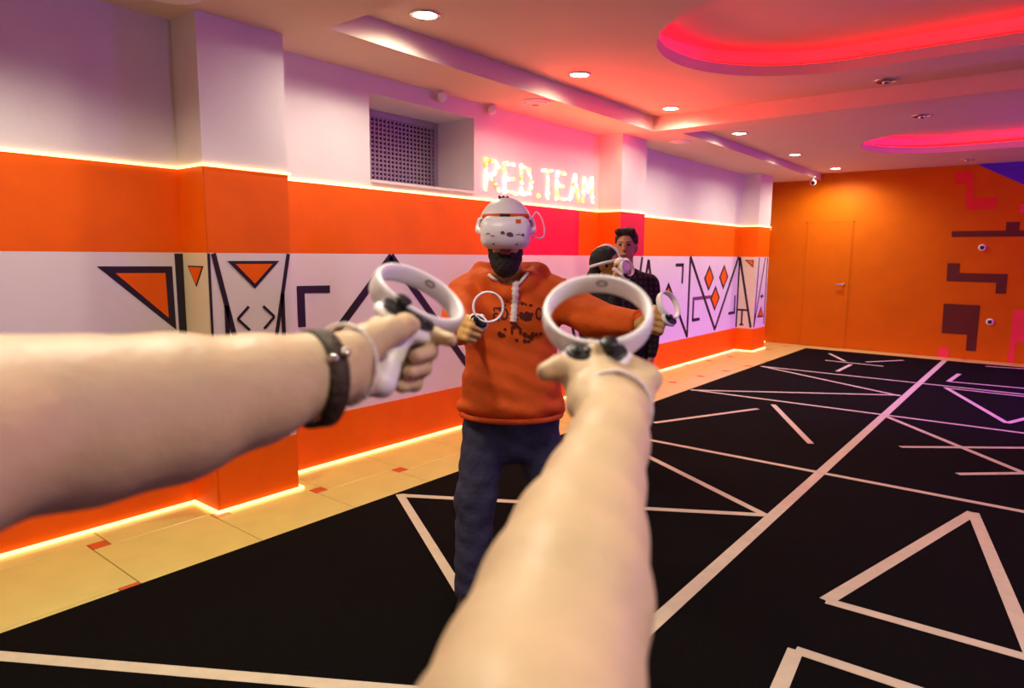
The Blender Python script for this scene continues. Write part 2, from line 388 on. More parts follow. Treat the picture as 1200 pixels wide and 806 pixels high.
btri('triangle_outline', [(3.50, .94), (4.22, .94), (3.86, .536)], [(3.60, .905), (4.12, .905), (3.86, .609)], MW, wall)
line([(6.645, 1.545), (6.30, 1.14)], .05, MW, wall); line([(6.54, 1.535), (6.645, 1.535)], .04, MW, wall); line([(5.6, .39), (6.0, 1.3), (6.3, .39)], .05, MW, wall)
line([(-3.99, 1.53), (-3.99, .39)], .02, fy(PIL[1][0]), pil[1]); line([(6.70, 1.54), (6.93, .4), (7.18, 1.54)], .04, fx(PX), pil[1])
# last stretch
line([(8.70, 1.43), (8.955, 1.43)], .045, MW, wall); line([(8.93, 1.45), (8.93, 1.17)], .05, MW, wall)
btri('triangle_outline', [(8.38, 1.05), (8.50, 1.20), (8.63, 1.05)], [(8.46, 1.07), (8.50, 1.13), (8.56, 1.07)], MW, wall)
line([(8.50, 1.16), (9.17, .40)], .056, MW, wall); line([(9.17, 1.545), (9.17, .39)], .056, MW, wall); line([(7.55, .39), (7.9, 1.5), (8.25, .39)], .056, MW, wall)
line([(9.17, 1.545), (10.19, .42), (11.05, 1.545)], .058, MW, wall)
for c in ((9.87, 1.226), (10.45, 1.23), (10.14, .909)):
    hw, hh = .185, .195
    dm = [(c[0], c[1]+hh), (c[0]+hw, c[1]), (c[0], c[1]-hh), (c[0]-hw, c[1])]
    plq('diamond_outline', dm, MW, 'black_paint', wall, .003, .0085); plq('diamond_fill', shrink(dm, .72), MW, 'orange_paint', wall, .004, .0095)
line([(9.31, .938), (9.99, .938)], .05, MW, wall, 'purple_grey', .007); line([(9.34, .91), (9.34, .61)], .05, MW, wall); line([(9.33, .625), (9.59, .625)], .045, MW, wall)
line([(10.98, .92), (10.98, .62)], .05, MW, wall); line([(10.73, .635), (11.0, .635)], .045, MW, wall)
ps, pf = fy(PIL[2][0]), fx(PX)
line([(-4.075, 1.545), (-4.075, .39)], .03, ps, pil[2]); line([(-4.07, 1.545), (-3.83, .40)], .034, ps, pil[2])
btri('triangle_outline', [(-3.985, 1.50), (-3.84, 1.50), (-3.84, 1.375)], [(-3.95, 1.487), (-3.853, 1.487), (-3.853, 1.405)], ps, pil[2])
line([(-4.06, .68), (-3.90, .68)], .03, ps, pil[2]); line([(-3.985, .68), (-3.985, .44)], .026, ps, pil[2]); line([(-4.02, .435), (-3.95, .435)], .026, ps, pil[2])
line([(11.20, 1.545), (11.12, .40), (11.5, 1.545)], .034, pf, pil[2]); line([(11.60, 1.545), (11.60, .42)], .03, pf, pil[2])
btri('triangle_outline', [(11.26, .55), (11.56, .55), (11.42, .73)], [(11.32, .572), (11.51, .572), (11.42, .69)], pf, pil[2])
line([(11.36, .90), (11.50, .90)], .03, pf, pil[2]); line([(11.43, .94), (11.43, .86)], .024, pf, pil[2])

# far wall with door and painted blocks
far = tag(box('wall_far', (WX-.2, FY, -.1), (RX+.2, FY+.2, 3.3), 'far_orange'), 'orange end wall with brown and red blocks', 'wall', kind='structure')
MF = fy(FY)
for nm, poly, m in [('red_block', [(-1.341, 2.872), (-1.111, 2.872), (-1.075, 2.467), (-.783, 2.467), (-.779, 2.293), (-1.168, 2.293), (-1.173, 2.688), (-1.33, 2.688)], 'red_paint'),
        ('brown_bar', [(-1.312, 1.975), (-.635, 1.975), (-.635, 2.10), (-.47, 2.10), (-.47, 1.975), (-.2, 1.975), (-.2, 1.72), (-.37, 1.72), (-.37, 1.885), (-1.308, 1.885)], 'brown_paint'),
        ('brown_step', [(-1.329, 1.482), (-1.165, 1.482), (-1.158, 1.333), (-.552, 1.333), (-.548, 1.036), (-.68, 1.036), (-.683, 1.2), (-1.32, 1.2)], 'brown_paint'),
        ('brown_block', [(-1.33, .85), (-.854, .85), (-.85, .135), (-.98, .135), (-.985, .383), (-1.32, .383)], 'brown_paint'),
        ('pink_square', rect(-1.345, -1.2, .0, .143), 'pink_paint'),
        ('pink_frame', [(-.44, .0), (-.37, .0), (-.37, .32), (.1, .32), (.1, .8), (-.44, .8)], 'pink_paint'),
        ('red_block', rect(-.49, -.2, 2.228, 2.347), 'pink_paint'),
        ('violet_triangle', [(-1.068, 2.969), (.95, 1.83), (.95, 2.969)], 'violet_paint')]:
    plq(nm, poly, MF, m, far, -.002, .005)
door = tag(empty('door_1', (-3.08, FY, 0)), 'flush orange door set into the far wall', 'door', kind='structure')
dl = box('door_leaf', (-.36, -.012, .01), (.36, .002, 2.14), 'far_orange', door)
meshobj('door_frame', *join([boxg((-.385, -.008, 0), (-.364, .002, 2.165)), boxg((.364, -.008, 0), (.385, .002, 2.165)), boxg((-.385, -.008, 2.144), (.385, .002, 2.165))]), 'far_orange', door)
meshobj('door_handle', *join([latheg([(.024, 0), (.024, .01), (.01, .012), (.01, .05)], (.28, -.012, 1.1), (0, -1, 0), 12), boxg((.17, -.068, 1.09), (.29, -.05, 1.11))]), 'chrome', dl)
for z_, x_, lb in ((1.724, -.902, 'small round dark-eyed wall sensor between the brown bar and brown step'), (.604, -.711, 'small round dark-eyed wall sensor beside the large brown block')):
    s = tag(empty('wall_sensor', (x_, FY-.005, z_)), lb, 'sensor', 'round sensors on the far wall')
    meshobj('housing', *latheg([(.05, 0), (.052, .012), (.044, .025), (.03, .03)], (0, 0, 0), (0, -1, 0), 20), 'white_plastic', s, True)
    meshobj('eye', *latheg([(.03, .029), (.026, .036), (.01, .04)], (0, 0, 0), (0, -1, 0), 16), 'black_plastic', s, True)
tag(box('wall_right', (RX, BY-.2, -.1), (RX+.2, FY+.2, 3.3), 'plaster'), 'white side wall on the right', 'wall', kind='structure')
tag(box('wall_back', (WX-.2, BY-.2, -.1), (RX+.2, BY, 3.3), 'plaster'), 'white wall behind the viewer', 'wall', kind='structure')

# ceiling: soffit round two coffers, each coffer with a stadium-shaped light cove
C1 = (-3.48, 2.9, 2.58, 6.74); C2 = (-3.28, 2.9, 7.03, FY)
def stadium(x0, x1, yc, r, n=24):
    P = []
    for k in range(n+1): a = math.pi/2+math.pi*k/n; P.append((x0+r+r*math.cos(a), yc+r*math.sin(a)))
    for k in range(n+1): a = -math.pi/2+math.pi*k/n; P.append((x1-r+r*math.cos(a), yc+r*math.sin(a)))
    return P
def plate_with_holes(outer, holes, z):
    bm = bmesh.new()
    for loop in [outer]+holes:
        vs = [bm.verts.new((x, y, z)) for x, y in loop]
        for i in range(len(vs)): bm.edges.new((vs[i], vs[(i+1) % len(vs)]))
    bmesh.ops.triangle_fill(bm, use_beauty=True, use_dissolve=False, edges=bm.edges[:])
    bmesh.ops.recalc_face_normals(bm, faces=bm.faces)
    V = [tuple(v.co) for v in bm.verts]; bm.verts.index_update(); F = [tuple(v.index for v in f.verts) for f in bm.faces]; bm.free()
    return V, F
def ringwall(P, z0, z1):
    n = len(P); return [(x, y, z0) for x, y in P]+[(x, y, z1) for x, y in P], [(i, (i+1) % n, n+(i+1) % n, n+i) for i in range(n)]
ceil = tag(meshobj('ceiling', *join([plate_with_holes(rect(WX-.05, RX+.05, BY-.05, FY+.02), [rect(*C1), rect(C2[0], C2[1], C2[2], FY-.0)] if False else [rect(*C1)], ZS)]) if False else boxg((WX-.2, BY-.2, 3.42), (RX+.2, FY+.2, 3.55)), 'ceiling_white'), 'white stepped ceiling with two coffers and red coves', 'ceiling', kind='structure')
sof = join([boxg((WX-.05, BY-.1, ZS), (C1[0], 6.74, 3.3)), boxg((C1[0], BY-.1, ZS), (RX+.1, 2.58, 3.3)), boxg((WX-.05, 6.74, ZS), (RX+.1, 7.03, 3.3)),
            boxg((WX-.05, 7.03, ZS), (C2[0], FY+.1, 3.3)), boxg((C1[1], 2.58, ZS), (RX+.1, 6.74, 3.3)), boxg((C2[1], 7.03, ZS), (RX+.1, FY+.1, 3.3))])
meshobj('soffit', *sof, 'ceiling_white', ceil)
COVE = [(stadium(-2.42, 2.1, 4.94, 1.05), (-2.42, 2.1, 4.94, 1.05), C1, ZC1), (stadium(-2.12, 2.1, 9.95, 1.0), (-2.12, 2.1, 9.95, 1.0), C2, ZC2)]
for P, (x0, x1, yc, r), c, z in COVE:
    meshobj('coffer_panel', *plate_with_holes(rect(*c), [P], z), 'ceiling_white', ceil)
    P2 = stadium(x0-.10, x1+.10, yc, r+.10)
    meshobj('cove_lip', *ringwall(P, z, z+.085), 'ceiling_white', ceil, True)
    meshobj('cove_ledge', *plate_with_holes(P2, [P], z+.085), 'ceiling_white', ceil)
    meshobj('cove_wall', *ringwall(P2, z+.085, z+.215), 'ceiling_white', ceil, True)
    meshobj('cove_top', *plate_with_holes(P2, [], z+.215), 'ceiling_white', ceil)
    PL = stadium(x0-.055, x1+.055, yc, r+.055)
    s = meshobj('cove_light_strip', *tubeg([(x, y, z+.098) for x, y in PL], .011, 6, True), 'led_red')
    tag(s, 'red light strip in the %s ceiling cove' % ('large nearer' if z == ZC1 else 'farther'), 'light strip', 'red cove light strips')

# LED strips following the wall and pillars
def wallpath(off, z, ya, yb):
    P = [(WX+off, ya, z)]
    for a, b in PIL:
        if b < ya or a > yb: continue
        P += [(WX+off, a-off, z), (PX+off, a-off, z), (PX+off, b+off, z), (WX+off, b+off, z)]
    P.append((WX+off, yb, z)); return P
def mitre(P, hw, hz):
    V = []; F = []
    n = len(P); D = [np.array(P[i+1])-np.array(P[i]) for i in range(n-1)]; D = [d/np.linalg.norm(d) for d in D]
    nr = [np.array([d[1], -d[0], 0]) for d in D]
    for i in range(n):
        if i == 0: m = nr[0]
        elif i == n-1: m = nr[-1]
        else: m = (nr[i-1]+nr[i])/(1+nr[i-1]@nr[i])
        p = np.array(P[i])
        for s, h in ((-1, -1), (1, -1), (1, 1), (-1, 1)): V.append(tuple(p+m*hw*s+np.array([0, 0, hz*h])))
    for i in range(n-1):
        for k in range(4): F.append((i*4+k, i*4+(k+1) % 4, i*4+4+(k+1) % 4, i*4+4+k))
    F += [(0, 1, 2, 3), tuple((n-1)*4+k for k in (3, 2, 1, 0))]
    return V, F
tag(meshobj('led_strip', *mitre(wallpath(.010, ZL+.007, BY+.02, FY-.01), .006, .007), 'led_warm'), 'warm white light strip along the top of the orange band', 'light strip', 'warm light strips on the left wall')
tag(meshobj('led_strip', *mitre(wallpath(.022, .010, BY+.02, FY-.01), .008, .008), 'led_warm'), 'warm white light strip at the foot of the left wall', 'light strip', 'warm light strips on the left wall')

# window niche: sill, frame, pane and security grille
win = tag(empty('window_1', (NX, (NY0+NY1)/2, NZ0)), 'grey barred basement window set in a deep niche of the left wall', 'window', kind='structure')
hy = (NY1-NY0)/2; hz = NZ1-NZ0
box('window_sill', (-.028, -hy+.002, .001), (.50, hy-.002, .02), 'plaster', win)
box('pane', (-.026, -hy+.03, .05), (-.018, hy-.03, hz-.03), 'window_glass', win)
meshobj('window_frame', *join([boxg((-.026, -hy+.003, .021), (.03, -hy+.045, hz-.003)), boxg((-.026, hy-.045, .021), (.03, hy-.003, hz-.003)), boxg((-.026, -hy+.045, hz-.05), (.03, hy-.045, hz-.003)), boxg((-.026, -hy+.045, .021), (.03, hy-.045, .06))]), 'grille', win)
gm = {}
def share(key, fn):
    if key not in gm:
        V, F = fn(); me = bpy.data.meshes.new(key); me.from_pydata(V, [], F); me.materials.append(MATS['grille']); gm[key] = me
    return gm[key]
for k in range(15):
    o = link('grille_bar', share('h', lambda: boxg((-.004, -hy+.045, -.0075), (.004, hy-.045, .0075))), None, win); o.location = (.006, 0, .085+k*.0365)
for k in range(24):
    o = link('grille_bar', share('v', lambda: boxg((-.004, -.006, .06), (.004, .006, hz-.05))), None, win); o.location = (.015, -hy+.08+k*(2*hy-.16)/23, 0)

# lit downlights, unlit downlights
def downlight(x, y, z, lit, label, watt=80):
    r = tag(empty('downlight', (x, y, z)), label, 'downlight', 'lit downlights along the left row' if lit else 'unlit downlights')
    meshobj('rim', *latheg([(.095, 0), (.098, -.006), (.09, -.012), (.078, -.010), (.074, -.002)], (0, 0, 0), (0, 0, 1), 28, False), 'chrome', r, True)
    if lit:
        meshobj('lens', *latheg([(.002, -.009), (.05, -.0085), (.074, -.004)], (0, 0, 0), (0, 0, 1), 28, False), 'lens_lit', r, True)
        lamp('downlight_lamp', 'SPOT', (x, y, z-.03), WARM, watt, aim=(x, y, 0), spot_size=2.95, spot_blend=0.7, shadow_soft_size=.06)
    else:
        meshobj('lens', *latheg([(.002, -.004), (.074, -.002)], (0, 0, 0), (0, 0, 1), 28, False), 'lens_off', r, True)
        meshobj('bulb', *latheg([(.03, -.002), (.034, -.018), (.026, -.03), (.004, -.033)], (0, 0, 0), (0, 0, 1), 16, False), 'chrome', r, True)
for x, y, z, lb in [(-3.18, 3.09, ZC1, 'lit round downlight nearest the viewer, beside the coffer corner'), (-3.18, 4.83, ZC1, 'lit round downlight above the glowing wall sign'), (-3.15, 6.45, ZC1, 'lit round downlight at the far left corner of the near coffer'),
                    (-3.0, 7.93, ZC2, 'first lit round downlight beyond the ceiling beam'), (-2.98, 10.0, ZC2, 'second lit round downlight beyond the ceiling beam'), (-2.9, 11.9, ZC2, 'lit round downlight washing the orange far wall')]:
    downlight(x, y, z, True, lb, 34 if 4 < y < 7 else (64 if y < 4 else (80 if y < 11 else 85)))
for x, y, z, lb in [(-1.24, 6.5, ZC1, 'unlit chrome downlight in front of the ceiling beam'), (-1.18, 8.0, ZC2, 'unlit chrome downlight just behind the ceiling beam'), (-1.14, 11.9, ZC2, 'unlit chrome downlight close to the far wall')]:
    downlight(x, y, z, False, lb)
# small ceiling devices
d = tag(empty('ceiling_fixture', (-3.62, 1.72, ZS)), 'large round pale ceiling fixture cut by the top edge', 'fixture')
meshobj('base', *latheg([(.17, 0), (.175, -.012), (.16, -.024), (.12, -.03)], (0, 0, 0), (0, 0, 1), 32), 'white_plastic', d, True)
meshobj('dark_slot', *latheg([(.035, -.029), (.03, -.038), (.008, -.042)], (.06, .05, 0), (0, 0, 1), 24), 'black_plastic', d, True)
v = tag(empty('ceiling_vent', (-3.65, 4.86, ZS)), 'round slotted ceiling vent above the glowing sign', 'vent')
for k, (ra, rb, h) in enumerate([(.13, .105, -.004), (.095, .07, -.014), (.06, .035, -.02)]):
    meshobj('vent_ring', *latheg([(ra, 0), (ra, h-.004), (rb, h-.01), (rb, h-.004)], (0, 0, 0), (0, 0, 1), 28, False), 'white_plastic', v, True)
v = tag(empty('ceiling_vent', (-3.54, 7.52, ZS)), 'round slotted ceiling vent just past the second pillar', 'vent')
for k, (ra, rb, h) in enumerate([(.12, .095, -.004), (.085, .06, -.014), (.05, .025, -.02)]):
    meshobj('vent_ring', *latheg([(ra, 0), (ra, h-.004), (rb, h-.01), (rb, h-.004)], (0, 0, 0), (0, 0, 1), 28, False), 'white_plastic', v, True)
for (x, y, lb) in ((-4.03, 4.10, 'small white motion sensor above the window niche'), (-4.03, 4.73, 'small white motion sensor between niche and sign')):
    d = tag(empty('motion_sensor', (x, y, ZS)), lb, 'sensor', 'small sensors along the ceiling edge')
    meshobj('bracket', *latheg([(.012, 0), (.012, -.03)], (0, 0, 0), (0, 0, 1), 10), 'white_plastic', d)
    meshobj('housing', *latheg([(.02, -.05), (.036, -.03), (.038, .02), (.03, .04)], (0, 0, -.045), (.75, -.5, 0), 16), 'white_plastic', d, True)
d = tag(empty('security_camera', (-3.24, 11.95, ZS)), 'small white security camera hanging at the far left corner', 'camera')
meshobj('bracket', *latheg([(.03, 0), (.03, -.012), (.012, -.014), (.012, -.07)], (0, 0, 0), (0, 0, 1), 14), 'white_plastic', d, True)
meshobj('camera_body', *latheg([(.03, -.09), (.042, -.08), (.045, .05), (.04, .06)], (0, 0, -.10), (.25, -1, -.15), 18), 'white_plastic', d, True)
meshobj('lens', *latheg([(.034, .058), (.03, .068), (.01, .072)], (0, 0, -.10), (.25, -1, -.15), 18), 'black_plastic', d, True)

# glowing wall sign: RED.TEAM made of lit flakes
GL = {'R': [[(0, 0), (0, 1), (.48, 1), (.66, .8), (.5, .55), (0, .48)], [(.32, .48), (.72, 0)]], 'E': [[(.62, 1), (0, 1), (0, 0), (.65, 0)], [(0, .5), (.5, .5)]], 'D': [[(0, 0), (0, 1), (.5, .9), (.68, .5), (.5, .08), (0, 0)]],
      'T': [[(-.05, 1), (.65, 1)], [(.3, 1), (.3, 0)]], 'A': [[(0, 0), (.33, 1), (.68, 0)], [(.14, .38), (.54, .38)]], 'M': [[(0, 0), (.06, 1), (.38, .4), (.7, 1), (.78, 0)]], '.': [[(.05, .0), (.12, .05)]]}
sign = tag(empty('illuminated_sign', (WX+.006, 4.70, 2.13)), 'glowing RED.TEAM sign of lit white and yellow flakes on the wall', 'sign')
bx_ = 0.0
rs = random.Random(3)
for ch, adv in (('R', .265), ('E', .255), ('D', .26), ('.', .10), ('T', .235), ('E', .245), ('A', .25), ('M', .28)):
    parts = []
    for st in GL[ch]:
        for (ax_, az), (cx, cz) in zip(st[:-1], st[1:]):
            n = max(2, int(math.hypot((cx-ax_)*.25, (cz-az)*.27)/.024))
            for k in range(n+1):
                t = k/n; u = bx_+(ax_+(cx-ax_)*t)*.25+rs.uniform(-.010, .010); v_ = (az+(cz-az)*t)*.265+rs.uniform(-.010, .010); s = rs.uniform(.010, .018)
                a0 = rs.uniform(0, 6.28); pts = [(u+s*math.cos(a0+q*1.2566)*rs.uniform(.7, 1.2), v_+s*math.sin(a0+q*1.2566)*rs.uniform(.7, 1.2)) for q in range(5)]
                h = rs.uniform(.012, .026)
                parts.append(prismg(pts, lambda a, b, t_: (t_, a, b), .001, h))
    meshobj('letter', *join(parts), 'sign_bits', sign)
    bx_ += adv
for k in range(4):
    lamp('sign_glow', 'POINT', (WX+.34, 5.0+k*.45, 2.27), (1.0, .03, .03), 4.5, shadow_soft_size=.08)
    lamp('added_red_uplight', 'SPOT', (WX+.30, 5.0+k*.45, 2.45), (1.0, .05, .015), 26, aim=(WX+1.2, 5.4+k*.5, 3.05), spot_size=2.5, spot_blend=1.0, shadow_soft_size=.08)  # unseen red spots added to redden the ceiling above the sign

# ================================================================== PEOPLE
def hand(W, X, Z, right, s=1.0, k=.006, index=None, thumb=None, curl=1.0):
    X = nz3(X); Z = np.array(Z, float); Z = nz3(Z-X*(Z@X)); Y = np.cross(X, Z) if right else np.cross(Z, X); W = np.array(W, float)
    m = lambda x, y, z: W+s*(X*x+Y*y+Z*z)
    P = [Cp(m(0, 0, 0), m(.03, .001, .002), .024*s, .028*s, .012, (Y, 1.35)), Cp(m(.03, .001, .008), m(.084, .003, .020), .024*s, .019*s, .012, (Y, 1.55)), Cp(m(.03, .0, -.008), m(.080, .001, -.020), .023*s, .018*s, .012, (Y, 1.5)),
         Cp(m(.012, -.010, .016), m(.045, -.020, .030), .018*s, .014*s, .012), Cp(m(.012, -.012, -.016), m(.05, -.014, -.024), .016*s, .012*s, .012)]
    for i, (z, l) in enumerate(((.030, 1.0), (.0105, 1.08), (-.009, 1.0), (-.0275, .85))):
        J = [m(.083-.004*abs(i-1), .006, z), m(.083+.034*l, -.014, z), m(.083+.022*l, -.043*l, z*.95+.001), m(.062+.004*l, -.044*l, z*.9+.002)]
        if i == 0 and index is not None: J = [J[0]]+[m(*q) for q in index]
        R = [.0105*s, .0096*s, .0086*s, .0074*s]
        for a in range(3): P.append(Cp(J[a], J[a+1], R[a], R[a+1], k if a else .009))
    TJ = [m(.022, -.016, .026), m(.05, -.028, .040), m(.078, -.030, .044), m(.098, -.034, .040)] if thumb is None else [m(.022, -.014, .026)]+[m(*q) for q in thumb]
    TR = [.0155*s, .0125*s, .0108*s, .0090*s]
    for a in range(len(TJ)-1): P.append(Cp(TJ[a], TJ[a+1], TR[a], TR[a+1], .008))
    return P, m

def controller(name_label, C, n, dn, grip_end, group, strap=None, mark=True, sc=1.0, flip=1):
    """ring centre C, ring normal n (towards the thumb side), dn = direction in the ring plane to the face plate"""
    C = np.array(C, float); n = nz3(n); dn = np.array(dn, float); dn = nz3(dn-n*(dn@n)); sx = np.cross(dn, n)
    root = tag(vroot('vr_controller', tuple(C)), name_label, 'controller', group)
    R, nv, nu = .0508*sc, 64, 16; V = []; F = []
    for i in range(nv):
        a = 2*math.pi*i/nv; rd = math.cos(a)*sx+math.sin(a)*dn; low = max(0, math.sin(a))
        for k in range(nu):
            b = 2*math.pi*k/nu; cb, sb = math.cos(b), math.sin(b)
            V.append(tuple(rd*(R+.0042*np.sign(cb)*abs(cb)**.7)+n*((.0115+.002*low)*np.sign(sb)*abs(sb)**.7-.001)))
    for i in range(nv):
        for k in range(nu): F.append((i*nu+k, ((i+1) % nv)*nu+k, ((i+1) % nv)*nu+(k+1) % nu, i*nu+(k+1) % nu))
    ring = meshobj('tracking_ring', V, F, 'white_plastic', root, True)
    fc = dn*.058*sc+n*(-.004)
    g = np.array(grip_end, float)-C
    B = np.stack([sx, dn, n], 1)
    sdfobj('body', [El(fc, (.036, .023, .012), .01, B), Cp(fc-n*.006, g, .0135, .015, .012), Cp(fc-n*.012-dn*.012, fc-n*.03-dn*.016, .010, .008, .008)], .0022, 'white_plastic', root)
    fp = fc+n*.0105
    sdfobj('face_plate', [El(fp, (.031, .0175, .0035), 0, B)], .0012, 'black_plastic', root)
    st = meshobj('thumbstick', *latheg([(.009, -.002), (.006, .004), (.0055, .008), (.0085, .010), (.009, .0125), (.007, .014)], fp+sx*.012*flip, n, 18), 'black_plastic', root, True)
    for q in (-.008, -.020): meshobj('button', *latheg([(.0042, -.001), (.0042, .0042), (.0034, .005)], fp+sx*q*flip+dn*.002, n, 14), 'black_plastic', root, True)
    meshobj('trigger', *latheg([(.004, 0), (.009, .004), (.0085, .018), (.003, .022)], fc-n*.012-dn*.008, -dn-n*.6, 14), 'white_plastic', root, True)
    if mark: 
        a0 = -math.pi/2-.08
        pos = (math.cos(a0)*sx+math.sin(a0)*dn); tn = -math.sin(a0)*sx+math.cos(a0)*dn
        pts = [tuple(pos*(R-.0047)+tn*.0055*math.cos(t)+n*(.003+.0032*math.sin(t))) for t in np.linspace(0, 6.28, 13)[:-1]]
        meshobj('oval_mark', *tubeg(pts, .0009, 6, True), 'sticker_grey', ring, True)
    if strap is not None:
        meshobj('wrist_strap', *tubeg(sub([tuple(p) for p in strap], C), .0023, 8), 'cord_white', root, True)
    return root
def catmull(P, n=8):
    P = [np.array(p, float) for p in P]; P = [2*P[0]-P[1]]+P+[2*P[-1]-P[-2]]; out = []
    for i in range(1, len(P)-2):
        for t in np.linspace(0, 1, n, endpoint=False):
            a, b, c, d = P[i-1:i+3]; out.append(.5*((2*b)+(c-a)*t+(2*a-5*b+4*c-d)*t*t+(3*b-a-3*c+d)*t**3))
    out.append(P[-2]); return out

# ---- the viewer's own arms
LA = [(-0.3325, 0.37, 1.4457, .0552), (-0.3266, 0.42, 1.447, .0547), (-0.2976, 0.46, 1.4417, .0558), (-0.2607, 0.505, 1.4408, .0536), (-0.2121, 0.55, 1.4468, .0424), (-0.1724, 0.585, 1.4546, .0318), (-0.1549, 0.605, 1.4583, .0280)]
RA = [(0.0038, 0.28, 1.3272, .0531), (0.0157, 0.34, 1.3256, .0537), (0.0348, 0.4, 1.3461, .0511), (0.0483, 0.455, 1.3616, .0449), (0.0653, 0.51, 1.3799, .0361), (0.0824, 0.56, 1.4001, .0315), (0.0923, 0.59, 1.4152, .0285)]
def limb(L, k=.02): return [Cp(a[:3], b[:3], a[3], b[3], k) for a, b in zip(L[:-1], L[1:])]
LW = np.array(LA[-1][:3]); LX = (.24, .97, -.03); LZ = (.10, -.25, .95)
lh, lm = hand(LW, LX, LZ, False, .96, index=[(.102, -.022, .030), (.112, -.046, .029), (.106, -.068, .029)], thumb=[(.048, -.026, .036), (.070, -.029, .040), (.084, -.031, .039)])
RW = np.array(RA[-1][:3]); RXd = (.2, .88, .38); RZ = (-.91, .14, .39)
rh_, rm = hand(RW, RXd, RZ, True, 1.04, thumb=[(.052, -.008, .036), (.056, -.009, .056), (.047, -.013, .067)])
ORG = (-.1, .45, 1.3)
pv = vroot('person', ORG)
tag(pv, 'pale bare arms of the viewer reaching forward with a controller in each hand', 'person')
va, fa = sdfmesh([Cp((-.345, .20, 1.40), LA[0][:3], .058, .0552, .02)]+limb(LA)+lh, .0021)
vb, fb_ = sdfmesh([Cp((.02, .12, 1.30), RA[0][:3], .058, .0531, .02)]+limb(RA)+rh_, .0021)
meshobj('body', *join([([tuple(q) for q in va-np.array(ORG)], [tuple(q) for q in fa]), ([tuple(q) for q in vb-np.array(ORG)], [tuple(q) for q in fb_])]), 'skin', pv, True)

def around(P, ax, r1, r2, n=28, ref=(0, 0, 1), a0=0, a1=2*math.pi):
    ax = nz3(ax); ref = np.array(ref, float); u = nz3(ref-ax*(ref@ax)); v = np.cross(ax, u); P = np.array(P, float)
    return [P+u*r1*math.cos(a)+v*r2*math.sin(a) for a in np.linspace(a0, a1, n, endpoint=abs(a1-a0) < 6.28)]
# left controller (ring tilted up to the right), right controller
lax = np.array(LA[-1][:3])-np.array(LA[-3][:3])
vd = nz3((-.0999, .715, -.048)); rgt = nz3(np.cross(vd, (0, 0, 1))); upi = np.cross(rgt, vd)
nL = -vd*.42+(rgt*.5+upi*.866)*.907
dL = -(rgt*.5+upi*.866)*.42-vd*.907
LC = np.array((-.1048, .75, 1.5098))
ls = around(lm(.006, 0, 0), lm(1, 0, 0)-lm(0, 0, 0), .037, .032)
controller('white ring controller gripped in the viewer\'s left hand', LC, nL, dL, lm(.047, -.022, -.020), 'ring controllers held by the players', strap=ls+[ls[0]])
vd = nz3((.0841, .665, -.06)); rgt = nz3(np.cross(vd, (0, 0, 1))); upi = np.cross(rgt, vd)
nR = -vd*.66+upi*.75; dR = -upi*.66-vd*.75
rs_ = around(rm(.020, -.006, 0), rm(1, -.5, .0)-rm(0, 0, 0), .036, .0345)
controller('large white ring controller gripped in the viewer\'s right hand', (.0898, .71, 1.4972), nR, dR, rm(.062, -.028, -.03), 'ring controllers held by the players', strap=rs_+[rs_[0]], sc=1.06, flip=-1)
# bracelet on the left wrist
BC = np.array(LA[-2][:3])
br = tag(vroot('bracelet', tuple(BC)), 'dark brown leather bracelet with silver clasp on the viewer\'s left wrist', 'bracelet')
def bandg(P, ax, r1, r2, wd, th, n=48):
    a = nz3(ax); ring = around(P, ax, r1, r2, n); V = []; F = []; P = np.array(P)
    for q in ring:
        o = nz3(q-P)
        for du, dv in ((-.5, 0), (-.42, 1), (.42, 1), (.5, 0), (.42, -.3), (-.42, -.3)): V.append(tuple(q+a*wd*du+o*th*dv))
    for i in range(n):
        for k in range(6): F.append((i*6+k, ((i+1) % n)*6+k, ((i+1) % n)*6+(k+1) % 6, i*6+(k+1) % 6))
    return V, F
tilt = nz3(lax)+np.array((.0, .10, -.22))
vmesh('strap', bandg(BC-np.array((0, 0, .005)), tilt, .0395, .0365, .020, .004), tuple(BC), 'leather', br)
cl = around(BC, tilt, .043, .040, 40)[7]
for dd in (-.006, .006):
    sdfobj('clasp', [El(cl+nz3(tilt)*dd+np.array((0, 0, dd*.4)), (.005, .005, .0045), 0)], .0012, 'chrome', br, org=tuple(BC))

# ---- player in the orange hoodie
OM = (0.0, 2.88, 0.0)
man = vroot('person', OM)
tag(man, 'bearded player in an orange hoodie and jeans holding both arms out', 'person')
HD = np.array((-.030, 2.80, 1.655))
MRW = np.array((-.172, 2.42, 1.292)); MLW = np.array((.500, 2.50, 1.305))
mr, mrm = hand(MRW, (.10, -.97, .12), (.36, -.0, .93), True, 1.18, k=.004)
ml, mlm = hand(MLW, (.35, -.9, .12), (.25, .0, .97), False, 1.12, k=.004)
def arm(sh, el, wr, r=(.056, .045, .03)): return [Cp(sh, el, r[0], r[1], .03), Cp(el, wr, r[1], r[2], .02)]
def legs(hipL, kneeL, ankL, hipR, kneeR, ankR, e=0.0):
    P = []
    for h, kn, an in ((hipL, kneeL, ankL), (hipR, kneeR, ankR)): P += [Cp(h, kn, .085+e, .06+e, .03), Cp(kn, an, .058+e, .042+e, .02)]
    return P
mS, mE = ((-.195, 2.90, 1.385), (-.215, 2.67, 1.275)), ((.175, 2.90, 1.385), (.33, 2.72, 1.300))
lg = ((-.10, 2.90, .86), (-.155, 2.86, .48), (-.165, 2.87, .09), (.10, 2.91, .86), (.165, 2.93, .48), (.20, 2.98, .09))
torso = [El((-.005, 2.90, 1.25), (.185, .115, .24), .04), El((0, 2.885, 1.0), (.175, .13, .20), .06), Cp((-.18, 2.905, 1.385), (.16, 2.905, 1.385), .062, .062, .05), El((0, 2.90, .88), (.165, .12, .12), .05)]
